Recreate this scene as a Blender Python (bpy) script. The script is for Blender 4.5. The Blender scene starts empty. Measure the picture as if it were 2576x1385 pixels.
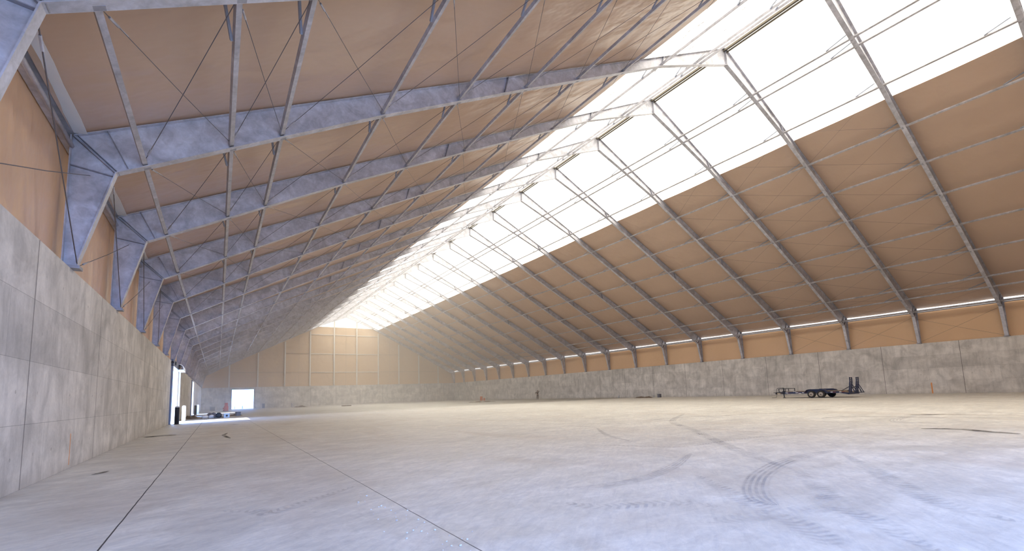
import bpy, bmesh, math, random
from mathutils import Vector, Matrix
random.seed(7)
PI = math.pi
S = bpy.context.scene
COL = S.collection

# ------------------------------------------------------------ camera
W_PX, H_PX = 2576, 1385
F_PX, CY = 1127.0, 862.0
PITCH, YAW, ROLL, CAM_H = 0.11026, 0.58118, 0.03549, 1.524
def cam_axes():
    r0 = Vector((math.cos(YAW), -math.sin(YAW), 0))
    y1 = Vector((math.sin(YAW), math.cos(YAW), 0))
    fwd = y1 * math.cos(PITCH) + Vector((0, 0, math.sin(PITCH)))
    u0 = -y1 * math.sin(PITCH) + Vector((0, 0, math.cos(PITCH)))
    c, s = math.cos(ROLL), math.sin(ROLL)
    return r0 * c - u0 * s, r0 * s + u0 * c, fwd
cr, cu, cf = cam_axes()
cd = bpy.data.cameras.new('camera'); cam = bpy.data.objects.new('camera', cd); COL.objects.link(cam)
cam.matrix_world = Matrix(((cr.x, cu.x, -cf.x, 0), (cr.y, cu.y, -cf.y, 0), (cr.z, cu.z, -cf.z, CAM_H), (0, 0, 0, 1)))
cd.sensor_width = 36; cd.sensor_fit = 'HORIZONTAL'
cd.lens = F_PX / W_PX * 36
cd.shift_y = (CY - H_PX / 2) / W_PX
cd.clip_end = 2000; cd.clip_start = 0.05
S.camera = cam
def px(x, y, z):
    v = Vector((x, y, z - CAM_H)); d = v.dot(cf)
    if d < .05: return None
    return 1288 + F_PX * v.dot(cr) / d, CY - F_PX * v.dot(cu) / d

# ------------------------------------------------------------ view, world, lights
S.view_settings.view_transform = 'Standard'; S.view_settings.look = 'None'
S.view_settings.gamma = 1; S.view_settings.exposure = 0.0
S.view_settings.use_curve_mapping = False
wd = bpy.data.worlds.new('world'); S.world = wd; wd.use_nodes = True
wn = wd.node_tree.nodes; wl = wd.node_tree.links
bg = wn['Background']; bg.inputs[0].default_value = (0.22, 0.44, 1.0, 1); bg.inputs[1].default_value = 15
SKY_L = 2.95                     # radiance of the back-lit white membrane
sl = bpy.data.lights.new('sun', 'SUN'); sl.energy = 16; sl.angle = .01; sl.color = (1, .93, .82)
so = bpy.data.objects.new('sun', sl); COL.objects.link(so)
so.rotation_euler = Vector((.97 * .80, .25 * .80, -.60)).to_track_quat('-Z', 'Y').to_euler()
S.cycles.max_bounces = 8; S.cycles.diffuse_bounces = 5; S.cycles.glossy_bounces = 3
S.cycles.transmission_bounces = 4; S.cycles.transparent_max_bounces = 8
S.cycles.caustics_reflective = False; S.cycles.caustics_refractive = False
S.cycles.sample_clamp_indirect = 6

XL, XR = -3.14, 58.52           # inner faces of the side walls
XM = (XL + XR) / 2              # ridge
YN, YF = -7.6, 121.4            # near and far end walls
HW = 4.95                       # concrete height
def YK(k): return 9.015 + 5.971 * k + .0144 * k * k
def portal(loc, rot, sx, sy, name):
    ld = bpy.data.lights.new(name, 'AREA'); ld.shape = 'RECTANGLE'; ld.size = sx; ld.size_y = sy
    ld.cycles.is_portal = True
    o = bpy.data.objects.new(name, ld); COL.objects.link(o); o.location = loc; o.rotation_euler = rot
DOOR_N = (-3.1, 11.5, 7.4)      # near end opening x0, x1, height
DOORS_L = [(44.5, 50.9, 4.55), (76.8, 83.0, 4.75)]
DOOR_F = (2.62, 6.98, 4.42)
portal(((DOOR_N[0]+DOOR_N[1])/2, YN-.35, DOOR_N[2]/2), (PI/2, 0, 0), DOOR_N[1]-DOOR_N[0], DOOR_N[2], 'near_door_daylight')
for a, b, h in DOORS_L:
    portal((XL-.4, (a+b)/2, h/2), (PI/2, 0, -PI/2), b-a, h, 'side_door_daylight')
portal(((DOOR_F[0]+DOOR_F[1])/2, YF+.4, DOOR_F[2]/2), (-PI/2, 0, 0), DOOR_F[1]-DOOR_F[0], DOOR_F[2], 'far_door_daylight')

# ------------------------------------------------------------ node helpers
class NT:
    def __init__(s, name):
        s.m = bpy.data.materials.new(name); s.m.use_nodes = True; s.t = s.m.node_tree
        s.b = s.t.nodes['Principled BSDF']; s.out = s.t.nodes['Material Output']
    def n(s, t, **kw):
        n = s.t.nodes.new(t)
        for k, v in kw.items(): setattr(n, k, v)
        return n
    def put(s, sock, v):
        if isinstance(v, (int, float)): sock.default_value = v
        elif isinstance(v, tuple): sock.default_value = v
        else: s.t.links.new(v, sock)
    def math(s, op, a, b=0.0, c=0.0, clamp=False):
        n = s.n('ShaderNodeMath', operation=op, use_clamp=clamp)
        s.put(n.inputs[0], a); s.put(n.inputs[1], b); s.put(n.inputs[2], c); return n.outputs[0]
    def mix(s, f, a, b, mode='MIX'):
        n = s.n('ShaderNodeMix', data_type='RGBA', blend_type=mode)
        s.put(n.inputs[0], f); s.put(n.inputs[6], a); s.put(n.inputs[7], b); return n.outputs[2]
    def obj(s):
        n = s.n('ShaderNodeNewGeometry'); return n.outputs['Position']
    def xyz(s, v):
        n = s.n('ShaderNodeSeparateXYZ'); s.put(n.inputs[0], v); return n.outputs
    def vec(s, x, y, z):
        n = s.n('ShaderNodeCombineXYZ'); s.put(n.inputs[0], x); s.put(n.inputs[1], y); s.put(n.inputs[2], z); return n.outputs[0]
    def noise(s, v, scale, detail=4, rough=.55, dist=0.0):
        n = s.n('ShaderNodeTexNoise'); s.put(n.inputs['Vector'], v)
        n.inputs['Scale'].default_value = scale; n.inputs['Detail'].default_value = detail
        n.inputs['Roughness'].default_value = rough; n.inputs['Distortion'].default_value = dist
        return n.outputs[0]
    def scale(s, v, k):
        n = s.n('ShaderNodeVectorMath', operation='MULTIPLY'); s.put(n.inputs[0], v); n.inputs[1].default_value = k
        return n.outputs[0]
    def ramp(s, f, a, b, lo=0.0, hi=1.0):
        n = s.n('ShaderNodeMapRange', clamp=True); s.put(n.inputs[0], f)
        for i, v in zip((1, 2, 3, 4), (a, b, lo, hi)): n.inputs[i].default_value = v
        return n.outputs[0]
    def bump(s, h, st, dist=.05):
        n = s.n('ShaderNodeBump'); n.inputs['Strength'].default_value = st; n.inputs['Distance'].default_value = dist
        s.put(n.inputs['Height'], h); s.t.links.new(n.outputs[0], s.b.inputs['Normal'])
    def set(s, **kw):
        for k, v in kw.items(): s.put(s.b.inputs[k.replace('_', ' ')], v)
def plain(name, col, rough=.6, metal=0.0, var=.15, sc=6):
    t = NT(name); f = t.noise(t.obj(), sc)
    d = tuple(c * (1 - var) for c in col) + (1,); l = tuple(min(1, c * (1 + var)) for c in col) + (1,)
    t.set(Base_Color=t.mix(f, d, l), Roughness=rough, Metallic=metal); return t.m

def concrete_wall(name, axis, u0, marks=(), base=(.60, .57, .535)):
    t = NT(name); x, y, z = t.xyz(t.obj()); u = y if axis == 'y' else x
    uu = t.math('SUBTRACT', u, u0)
    br = t.n('ShaderNodeTexBrick', offset=.5)
    t.put(br.inputs['Vector'], t.vec(uu, z, 0))
    br.inputs['Scale'].default_value = 1; br.inputs['Brick Width'].default_value = 2.44; br.inputs['Row Height'].default_value = 1.24
    br.inputs['Mortar Size'].default_value = .007; br.inputs['Mortar Smooth'].default_value = .3; br.inputs['Bias'].default_value = -.1
    a = tuple(c * 1.10 for c in base) + (1,); b = tuple(c * .88 for c in base) + (1,)
    br.inputs['Color1'].default_value = a; br.inputs['Color2'].default_value = b
    br.inputs['Mortar'].default_value = tuple(c * .70 for c in base) + (1,)
    v2 = t.vec(u, z, 0)
    blot = t.ramp(t.noise(v2, .9, 7, .62, .6), .36, .66, .78, 1.14)
    drip = t.ramp(t.noise(t.vec(t.math('MULTIPLY', u, 3.2), t.math('MULTIPLY', z, .55), 3.0), 1.1, 6, .6), .45, .78, 1.04, .78)
    fine = t.ramp(t.noise(v2, 14, 5, .6), .2, .8, .92, 1.06)
    c = br.outputs[0]
    for f in (blot, drip, fine):
        c = t.mix(1.0, c, t.vec(f, f, f), 'MULTIPLY')
    # vertical construction joints every six metres
    fr = t.math('ABSOLUTE', t.math('SUBTRACT', t.math('FRACT', t.math('ADD', t.math('DIVIDE', uu, 6.0), .5)), .5))
    j = t.math('LESS_THAN', fr, .0035)
    c = t.mix(t.math('MULTIPLY', j, .75), c, (.10, .09, .085, 1))
    # form tie holes
    hx = t.math('ABSOLUTE', t.math('SUBTRACT', t.math('FRACT', t.math('DIVIDE', uu, 1.22)), .5))
    hz = t.math('ABSOLUTE', t.math('SUBTRACT', t.math('FRACT', t.math('DIVIDE', z, 1.24)), .5))
    hole = t.math('LESS_THAN', t.math('ADD', t.math('POWER', hx, 2), t.math('POWER', hz, 2)), .0009)
    hole = t.math('MULTIPLY', hole, t.ramp(t.noise(v2, 1.7, 2), .45, .6, 0, .5))
    c = t.mix(hole, c, (.20, .18, .16, 1))
    # darker brown band along the base with an uneven upper edge
    base_band = t.ramp(t.math('ADD', z, t.math('MULTIPLY', t.noise(v2, 1.6, 4), .8)), .25, .75, .45, 0)
    c = t.mix(base_band, c, (.30, .27, .24, 1))
    for (ma, w, z0, z1) in marks:       # painted orange stroke
        k = t.math('MULTIPLY', t.math('LESS_THAN', t.math('ABSOLUTE', t.math('SUBTRACT', u, ma)), w),
                   t.math('MULTIPLY', t.math('GREATER_THAN', z, z0), t.math('LESS_THAN', z, z1)))
        c = t.mix(t.math('MULTIPLY', k, .85), c, (.75, .25, .03, 1))
    t.set(Base_Color=c, Roughness=.85); t.bump(t.noise(v2, 9, 6, .7), .25, .02)
    return t.m
M = {}
M['wall_l'] = concrete_wall('cast_concrete_left', 'y', 12.6, [(16.0, .028, .09, .88)])
M['wall_r'] = concrete_wall('cast_concrete_right', 'y', 12.15, [(14.5, .05, 0, 1.05)])
M['wall_f'] = concrete_wall('cast_concrete_far', 'x', 1.3)

def floor_mat():
    t = NT('concrete_slab'); p = t.obj(); x, y, z = t.xyz(p)
    v = t.vec(x, y, 0)
    n1 = t.noise(v, .12, 5, .6, .5); n2 = t.noise(v, .8, 7, .65, 1.2)
    sm = t.noise(t.vec(t.math('MULTIPLY', x, .35), t.math('MULTIPLY', y, 1.6), 0), 1.2, 7, .7, 1.0)
    c = t.mix(t.ramp(n1, .3, .7), (.70, .685, .645, 1), (.78, .77, .735, 1))
    k = t.ramp(n2, .38, .66, .88, 1.08); c = t.mix(1.0, c, t.vec(k, k, k), 'MULTIPLY')
    k = t.ramp(sm, .40, .72, 1.05, .86); c = t.mix(1.0, c, t.vec(k, k, k), 'MULTIPLY')
    # trowel marks, close curved strokes
    sw = t.noise(t.vec(x, y, 1.0), 3.5, 6, .75, 2.5); k = t.ramp(sw, .3, .7, .88, 1.07)
    c = t.mix(1.0, c, t.vec(k, k, k), 'MULTIPLY')
    st = t.noise(t.vec(t.math('ADD', t.math('MULTIPLY', x, 1.1), t.math('MULTIPLY', y, .9)), t.math('SUBTRACT', t.math('MULTIPLY', y, 5.0), t.math('MULTIPLY', x, 4.0)), 2.0), 1.3, 8, .7, .8)
    k = t.ramp(st, .42, .72, 1.04, .84); c = t.mix(1.0, c, t.vec(k, t.math('ADD', t.math('MULTIPLY', k, .9), .1), t.math('ADD', t.math('MULTIPLY', k, .7), .3)), 'MULTIPLY')
    # light brown dust lanes
    dust = t.ramp(t.noise(t.vec(t.math('MULTIPLY', x, .5), t.math('MULTIPLY', y, .16), 5.0), 1.0, 5, .6, .6), .52, .78, 0, .38)
    c = t.mix(dust, c, (.46, .38, .31, 1))
    # soil by the left wall
    soil = t.ramp(t.math('ADD', t.math('SUBTRACT', x, XL), t.math('MULTIPLY', t.noise(v, .7, 4), 1.2)), .2, .8, .45, 0)
    c = t.mix(soil, c, (.34, .29, .25, 1))
    def line(coord, pos, w, col, f=1.0):
        nonlocal c
        wob = t.math('MULTIPLY', t.math('SUBTRACT', t.noise(v, .9, 2), .5), .03)
        k = t.math('LESS_THAN', t.math('ABSOLUTE', t.math('ADD', t.math('SUBTRACT', coord, pos), wob)), w)
        c = t.mix(t.math('MULTIPLY', k, f), c, col)
    line(x, -1.03, .009, (.05, .05, .055, 1)); line(x, 2.2, .007, (.07, .07, .075, 1), .9)
    line(x, 8.3, .008, (.30, .30, .31, 1), .5); line(x, 14.4, .008, (.30, .30, .31, 1), .5)
    for yy in (5.9, 12.0, 18.1, 30.2): line(y, yy, .009, (.80, .80, .80, 1), .35)
    t.set(Base_Color=c, Roughness=t.ramp(n2, .3, .7, .42, .68))
    t.b.inputs['Specular IOR Level'].default_value = .5
    t.bump(t.noise(v, 3.0, 6, .6), .10, .02)
    return t.m
M['floor'] = floor_mat()
def fabric(name, col, trans, rough=.30, glow=None):
    t = NT(name); p = t.obj(); x, y, z = t.xyz(p)
    f = t.noise(p, .35, 3); 
    c = t.mix(f, tuple(a * .93 for a in col) + (1,), tuple(min(1, a * 1.05) for a in col) + (1,))
    t.set(Base_Color=c, Roughness=rough)
    t.bump(t.noise(t.vec(t.math('MULTIPLY', x, .6), y, t.math('MULTIPLY', z, .6)), .9, 3, .5), .5, .25)
    if trans:
        tr = t.n('ShaderNodeBsdfTranslucent'); t.put(tr.inputs[0], c)
        m = t.n('ShaderNodeMixShader'); m.inputs[0].default_value = trans
        t.t.links.new(t.b.outputs[0], m.inputs[1]); t.t.links.new(tr.outputs[0], m.inputs[2])
        t.t.links.new(m.outputs[0], t.out.inputs[0])
    return t.m
M['tan_roof'] = fabric('tan_membrane', (.55, .395, .285), .08)
M['tan_side'] = fabric('tan_side_membrane', (.70, .465, .28), .06)
M['tan_gable'] = fabric('tan_gable_membrane', (.62, .45, .29), .05, .6)
M['white_flap'] = fabric('white_flap_membrane', (.92, .92, .93), .2, .5)
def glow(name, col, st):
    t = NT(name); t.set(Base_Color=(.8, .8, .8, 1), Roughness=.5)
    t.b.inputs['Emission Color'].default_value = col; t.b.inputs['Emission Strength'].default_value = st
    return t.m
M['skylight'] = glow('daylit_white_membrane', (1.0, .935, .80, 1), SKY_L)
M['gable_white'] = glow('daylit_gable_membrane', (.96, 1.0, .97, 1), .95)
M['strip'] = glow('daylit_eave_strip', (1, 1, 1, 1), 1.3)
def galv(name, col, rough=.42, metal=.35):
    t = NT(name); p = t.obj()
    a = t.noise(p, 1.1, 6, .6, 1.2); b = t.noise(p, 5.0, 5, .65, .8)
    v = t.n('ShaderNodeTexVoronoi'); t.put(v.inputs['Vector'], p); v.inputs['Scale'].default_value = 11
    k = t.math('MULTIPLY', t.ramp(a, .34, .68, .74, 1.18), t.ramp(b, .3, .72, .82, 1.14))
    c = t.mix(1.0, col + (1,), t.vec(k, k, k), 'MULTIPLY')
    t.set(Base_Color=c, Roughness=t.ramp(a, .3, .7, rough - .1, rough + .18), Metallic=metal)
    t.bump(t.noise(p, 1.5, 3, .5, .5), .55, .06)
    return t.m
M['galv'] = galv('galvanized_plate', (.53, .53, .58))
M['galv_tube'] = galv('galvanized_tube', (.47, .46, .49), .45, .3)
M['galv_dark'] = galv('dark_steel_joint', (.36, .36, .40), .5, .5)
M['brace'] = plain('blue_grey_brace', (.34, .37, .44), .45, .3)
M['cable'] = plain('wire_rope', (.15, .14, .15), .5, .5)
M['ridge'] = plain('ridge_channel', (.16, .14, .11), .5, .3)
M['gcol'] = plain('pale_gable_steel', (.70, .66, .60), .5, .2)
M['girt'] = plain('gable_girt', (.42, .33, .23), .6, .1)
M['black'] = plain('black_steel', (.02, .021, .03), .45, .2)
M['navy'] = plain('dark_blue_black_paint', (.03, .035, .07), .35, .3)
M['tyre'] = plain('tyre_rubber', (.028, .025, .024), .85)
M['rim'] = plain('dusty_wheel_rim', (.36, .31, .27), .5, .4)
M['wood'] = plain('weathered_deck_boards', (.26, .19, .13), .8)
M['white'] = plain('white_paint', (.75, .75, .76), .5)
M['red'] = plain('red_reflector', (.16, .02, .02), .4)
M['amber'] = plain('pale_lamp_lens', (.6, .5, .35), .4)
M['drum'] = plain('orange_drum', (.52, .17, .08), .5)
M['hyd'] = plain('red_paint', (.50, .06, .09), .45)
M['tarp'] = plain('grey_tarpaulin', (.16, .16, .19), .6, 0, .3, 2)
M['soil'] = plain('dark_soil', (.17, .13, .10), .95, 0, .4, 5)
M['box'] = plain('pale_blue_box', (.55, .66, .78), .5)
M['bluegrey'] = plain('blue_grey_box', (.16, .20, .30), .6)
M['doorsteel'] = plain('blue_grey_door_steel', (.17, .19, .25), .4, .4)
M['ground'] = plain('bright_gravel', (.62, .58, .5), .95, 0, .1, .3)
M['jacket'] = plain('dark_brown_workwear', (.085, .062, .05), .9)
M['trouser'] = plain('dark_work_trousers', (.07, .052, .045), .9)
M['skin'] = plain('skin', (.36, .21, .15), .6)
M['hair'] = plain('dark_hair', (.03, .02, .018), .8)
M['pebble'] = plain('pale_stone', (.72, .70, .68), .9)
M['trailer'] = plain('pale_truck_body', (.7, .72, .75), .6)
def decal(name, col, dens, tread):
    t = NT(name); uvn = t.n('ShaderNodeUVMap'); u, v, _ = t.xyz(uvn.outputs[0])
    p = t.obj()
    edge = t.ramp(t.math('ABSOLUTE', t.math('SUBTRACT', v, .5)), .30, .5, 1, 0)
    n = t.ramp(t.noise(p, 1.6, 5, .65), .34, .62)
    if tread:
        ch = t.math('SINE', t.math('ADD', t.math('MULTIPLY', u, 2 * PI / .12), t.math('MULTIPLY', t.math('ABSOLUTE', t.math('SUBTRACT', v, .5)), 9.0)))
        ch = t.ramp(ch, -.3, .6, .15, 1); edge = t.math('MULTIPLY', edge, ch)
    if not tread and dens < .5:
        g = t.ramp(t.math('SINE', t.math('MULTIPLY', v, 2 * PI * 5)), -.6, .5, .25, 1); edge = t.math('MULTIPLY', edge, g)
    a = t.math('MULTIPLY', t.math('MULTIPLY', edge, n), dens)
    t.set(Base_Color=col + (1,), Roughness=.8, Alpha=a); return t.m
M['mark'] = decal('tyre_dust_mark', (.40, .40, .44), .42, False)
M['tread'] = decal('tyre_tread_mark', (.38, .40, .47), .32, True)
M['stain'] = decal('dark_floor_stain', (.09, .075, .065), .95, False)

# ------------------------------------------------------------ geometry helpers
class MB:
    def __init__(s): s.v = []; s.f = []; s.mi = []; s.cur = 0
    def hexa(s, p):
        b = len(s.v); s.v += [Vector(q) for q in p]
        for f in ((0, 3, 2, 1), (4, 5, 6, 7), (0, 1, 5, 4), (1, 2, 6, 5), (2, 3, 7, 6), (3, 0, 4, 7)):
            s.f.append([b + i for i in f]); s.mi.append(s.cur)
    def box(s, x0, x1, y0, y1, z0, z1):
        s.hexa([(x0, y0, z0), (x1, y0, z0), (x1, y1, z0), (x0, y1, z0), (x0, y0, z1), (x1, y0, z1), (x1, y1, z1), (x0, y1, z1)])
    def quadplate(s, p4, y0, y1):       # four (x,z) corners given a thickness in y
        s.hexa([(x, y0, z) for x, z in p4] + [(x, y1, z) for x, z in p4])
    def bar(s, a, b, w, h=None, up=(0, 0, 1)):
        a, b = Vector(a), Vector(b); h = h or w; d = (b - a).normalized(); u = Vector(up)
        r = d.cross(u)
        if r.length < 1e-4: r = d.cross(Vector((1, 0, 0)))
        r.normalize(); u = r.cross(d).normalized(); r = r * w / 2; u = u * h / 2
        s.hexa([a - r - u, a + r - u, b + r - u, b - r - u, a - r + u, a + r + u, b + r + u, b - r + u])
    def tube(s, a, b, r, r2=None, n=8, cap=True):
        a, b = Vector(a), Vector(b); r2 = r if r2 is None else r2
        d = (b - a).normalized(); x = d.orthogonal().normalized(); y = d.cross(x); base = len(s.v)
        for P, R in ((a, r), (b, r2)):
            for i in range(n):
                t = 2 * PI * i / n; s.v.append(P + (x * math.cos(t) + y * math.sin(t)) * R)
        for i in range(n):
            j = (i + 1) % n; s.f.append([base + i, base + j, base + n + j, base + n + i]); s.mi.append(s.cur)
        if cap:
            s.f.append([base + i for i in range(n)][::-1]); s.f.append([base + n + i for i in range(n)]); s.mi += [s.cur] * 2
    def path(s, pts, r, n=8):
        for i in range(len(pts) - 1): s.tube(pts[i], pts[i + 1], r, n=n)
    def lathe(s, c, prof, n=16, axis='z'):
        base = len(s.v)
        for (r, h) in prof:
            for i in range(n):
                t = 2 * PI * i / n; a, b = r * math.cos(t), r * math.sin(t)
                o = {'z': (a, b, h), 'x': (h, a, b), 'y': (a, h, b)}[axis]
                s.v.append(Vector(c) + Vector(o))
        for k in range(len(prof) - 1):
            for i in range(n):
                j = (i + 1) % n; s.f.append([base + k * n + i, base + k * n + j, base + (k + 1) * n + j, base + (k + 1) * n + i]); s.mi.append(s.cur)
        s.f.append([base + i for i in range(n)]); s.f.append([base + (len(prof) - 1) * n + i for i in range(n)]); s.mi += [s.cur] * 2
    def mesh(s, name, mats, smooth=False, fix=True):
        me = bpy.data.meshes.new(name); me.from_pydata([tuple(v) for v in s.v], [], s.f)
        for m in (mats if isinstance(mats, (list, tuple)) else [mats]): me.materials.append(m)
        for p, i in zip(me.polygons, s.mi): p.material_index = i; p.use_smooth = smooth
        if fix:
            bm = bmesh.new(); bm.from_mesh(me); bmesh.ops.recalc_face_normals(bm, faces=bm.faces); bm.to_mesh(me); bm.free()
        me.update(); return me
    def build(s, name, mats, parent=None, smooth=False):
        return link(name, s.mesh(name, mats, smooth), parent)
def link(name, me, parent=None):
    o = bpy.data.objects.new(name, me); COL.objects.link(o)
    if parent is not None: o.parent = parent
    return o
def tag(o, label, cat, group=None, kind=None):
    if label: o['label'] = label
    if cat: o['category'] = cat
    if group: o['group'] = group
    if kind: o['kind'] = kind
    return o
def struct(o, label=None):
    o['kind'] = 'structure'
    if label: o['label'] = label
    return o
def empty(name, loc=(0, 0, 0), rz=0):
    o = bpy.data.objects.new(name, None); COL.objects.link(o); o.location = loc; o.rotation_euler = (0, 0, rz)
    o.empty_display_size = .3; return o
def copy_tree(o, parent=None):
    c = o.copy(); COL.objects.link(c); c.parent = parent
    for ch in list(o.children): copy_tree(ch, c)
    return c
ORD = ['first', 'second', 'third', 'fourth', 'fifth', 'sixth', 'seventh', 'eighth', 'ninth', 'tenth', 'eleventh', 'twelfth',
       'thirteenth', 'fourteenth', 'fifteenth', 'sixteenth', 'seventeenth', 'eighteenth', 'nineteenth', 'twentieth']

# ------------------------------------------------------------ shell
m = MB(); m.box(XL - .2, XR + .2, YN - .3, YF + .3, -.3, 0)
struct(m.build('floor', M['floor']), 'pale grey concrete slab floor with tyre tracks')
m = MB(); m.box(-160, 220, -120, 260, -.40, -.32)
struct(m.build('ground_outside', M['ground']), 'bright ground outside the doors')

T = .32
m = MB(); ys = [YN - .3]
for a, b, h in DOORS_L: ys += [a, b]
ys.append(YF + .3)
for i in range(0, len(ys), 2): m.box(XL - T, XL, ys[i], ys[i + 1], -.3, HW)
for a, b, h in DOORS_L: m.box(XL - T, XL, a, b, h, HW)
WL = struct(m.build('wall_left', M['wall_l']), 'board-marked grey concrete wall along the left side')
m = MB(); m.box(XR, XR + T, YN - .3, YF + .3, -.3, HW)
WR = struct(m.build('wall_right', M['wall_r']), 'board-marked grey concrete wall along the right side')
m = MB()
m.box(XL, DOOR_F[0], YF, YF + .3, -.3, HW); m.box(DOOR_F[1], XR, YF, YF + .3, -.3, HW)
m.box(DOOR_F[0], DOOR_F[1], YF, YF + .3, DOOR_F[2], HW)
WF = struct(m.build('wall_far', M['wall_f']), 'grey concrete end wall with a bright doorway')
# near end wall behind the camera, with its wide open doorway
def zo(x): return 23.95 - .5 * abs(x - XM)      # outer roof line
m = MB()
m.quadplate([(XL - .3, 0), (DOOR_N[0], 0), (DOOR_N[0], zo(DOOR_N[0])), (XL - .3, zo(XL - .3))], YN - .2, YN)
m.quadplate([(DOOR_N[0], DOOR_N[2]), (DOOR_N[1], DOOR_N[2]), (DOOR_N[1], zo(DOOR_N[1])), (DOOR_N[0], zo(DOOR_N[0]))], YN - .2, YN)
m.quadplate([(DOOR_N[1], 0), (XM, 0), (XM, zo(XM)), (DOOR_N[1], zo(DOOR_N[1]))], YN - .2, YN)
m.quadplate([(XM, 0), (XR + .3, 0), (XR + .3, zo(XR + .3)), (XM, zo(XM))], YN - .2, YN)
struct(m.build('wall_near', M['tan_gable']))

# ceiling membranes
SE = 8.35                                      # half width of the skylight band
def slope_sheet(name, mat, sgn, s0, s1, nx=6, lift=.06, th=.03, parent=None):
    m = MB(); ys = [YN - .2] + [YK(k) for k in range(-1, 19)] + [YF + .1]
    rows = []
    for yi in range(len(ys) - 1):
        for q in range(4):
            f = q / 4; rows.append((ys[yi] * (1 - f) + ys[yi + 1] * f, math.sin(PI * f) * .05))
    rows.append((ys[-1], 0))
    n = nx
    for side in (0, 1):
        for (y, sag) in rows:
            for i in range(n + 1):
                s_ = s0 + (s1 - s0) * i / n
                m.v.append(Vector((XM + sgn * s_, y, 23.88 - .5 * s_ + lift - sag + side * th)))
    R = len(rows); N = n + 1; o2 = R * N
    for r in range(R - 1):
        for i in range(n):
            a = r * N + i; m.f.append([a, a + 1, a + N + 1, a + N]); m.mi.append(0)
            m.f.append([o2 + a, o2 + a + N, o2 + a + N + 1, o2 + a + 1]); m.mi.append(0)
    for r in range(R - 1):
        for i in (0, n):
            a = r * N + i; m.f.append([a, a + N, o2 + a + N, o2 + a]); m.mi.append(0)
    me = m.mesh(name, mat, smooth=False); return link(name, me, parent)
ce = slope_sheet('ceiling', M['tan_roof'], -1, SE, 30.98)
struct(ce, 'tan fabric roof lining on both slopes')
slope_sheet('right_slope_membrane', M['tan_roof'], 1, SE, 31.3, parent=ce)
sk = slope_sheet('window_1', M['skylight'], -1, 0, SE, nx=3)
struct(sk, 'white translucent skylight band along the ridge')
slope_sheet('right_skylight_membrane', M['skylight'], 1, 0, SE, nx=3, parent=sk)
# side wall membranes
m = MB(); m.box(XL - .36, XL - .33, YN, YF, HW - .1, 8.52); m.build('fabric_cladding', M['tan_side'], WL)
m = MB(); m.box(XL - .50, XL - .05, YN - .2, YF + .1, 8.52, 8.56); m.build('sun_leak_cover', M['tan_side'], WL)  # unseen cover added over the eave gap to stop sun leaking in
m = MB(); m.box(XR + .26, XR + .29, YN, YF, HW - .1, 8.30); m.build('fabric_cladding', M['tan_side'], WR)
m = MB(); m.box(XL - .36, XL - .1, YN, YF, HW - .02, HW + .02); m.build('sill_strip', M['tan_side'], WL)
# far gable membrane
ZW = 20.0
def sx(z): return (23.9 - z) / .5
m = MB()
m.quadplate([(XM - sx(8.2), HW - .1), (XM + sx(8.2), HW - .1), (XM + sx(8.2), 8.3), (XM - sx(8.2), 8.3)], YF + .15, YF + .2)
m.quadplate([(XM - sx(8.3), 8.3), (XM + sx(8.3), 8.3), (XM + sx(ZW), ZW), (XM - sx(ZW), ZW)], YF + .15, YF + .2)
m.build('fabric_cladding', M['tan_gable'], WF)
m = MB(); m.quadplate([(XM - sx(ZW), ZW), (XM, ZW), (XM, 23.9), (XM - .01, 23.9)], YF + .15, YF + .2)
m.quadplate([(XM, ZW), (XM + sx(ZW), ZW), (XM + .01, 23.9), (XM, 23.9)], YF + .15, YF + .2)
struct(m.build('window_2', M['gable_white']), 'white translucent triangle at the top of the far gable')

# dusty air filling the hall
t = NT('dusty_air'); t.t.nodes.remove(t.b); vs = t.n('ShaderNodeVolumeScatter')
vs.inputs['Color'].default_value = (1, .97, .92, 1); vs.inputs['Density'].default_value = .0065; vs.inputs['Anisotropy'].default_value = .2
t.t.links.new(vs.outputs[0], t.out.inputs['Volume'])
m2 = MB(); sec = [(XL - .30, .0), (XR + .30, .0), (XR + .30, zo(XR + .3) - .1), (XM, 23.85), (XL - .30, zo(XL - .3) - .1)]
m2.v = [Vector((x, 52.0, z)) for x, z in sec] + [Vector((x, YF - .01, z)) for x, z in sec]
m2.f = [[0, 1, 2, 3, 4][::-1], [5, 6, 7, 8, 9]] + [[i, (i + 1) % 5, 5 + (i + 1) % 5, 5 + i] for i in range(5)]; m2.mi = [0] * 7
hz = m2.build('dusty_haze', t.m); tag(hz, 'thin dusty haze hanging in the air of the far half of the hall', 'haze', None, 'stuff')
S.cycles.volume_bounces = 1

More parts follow.
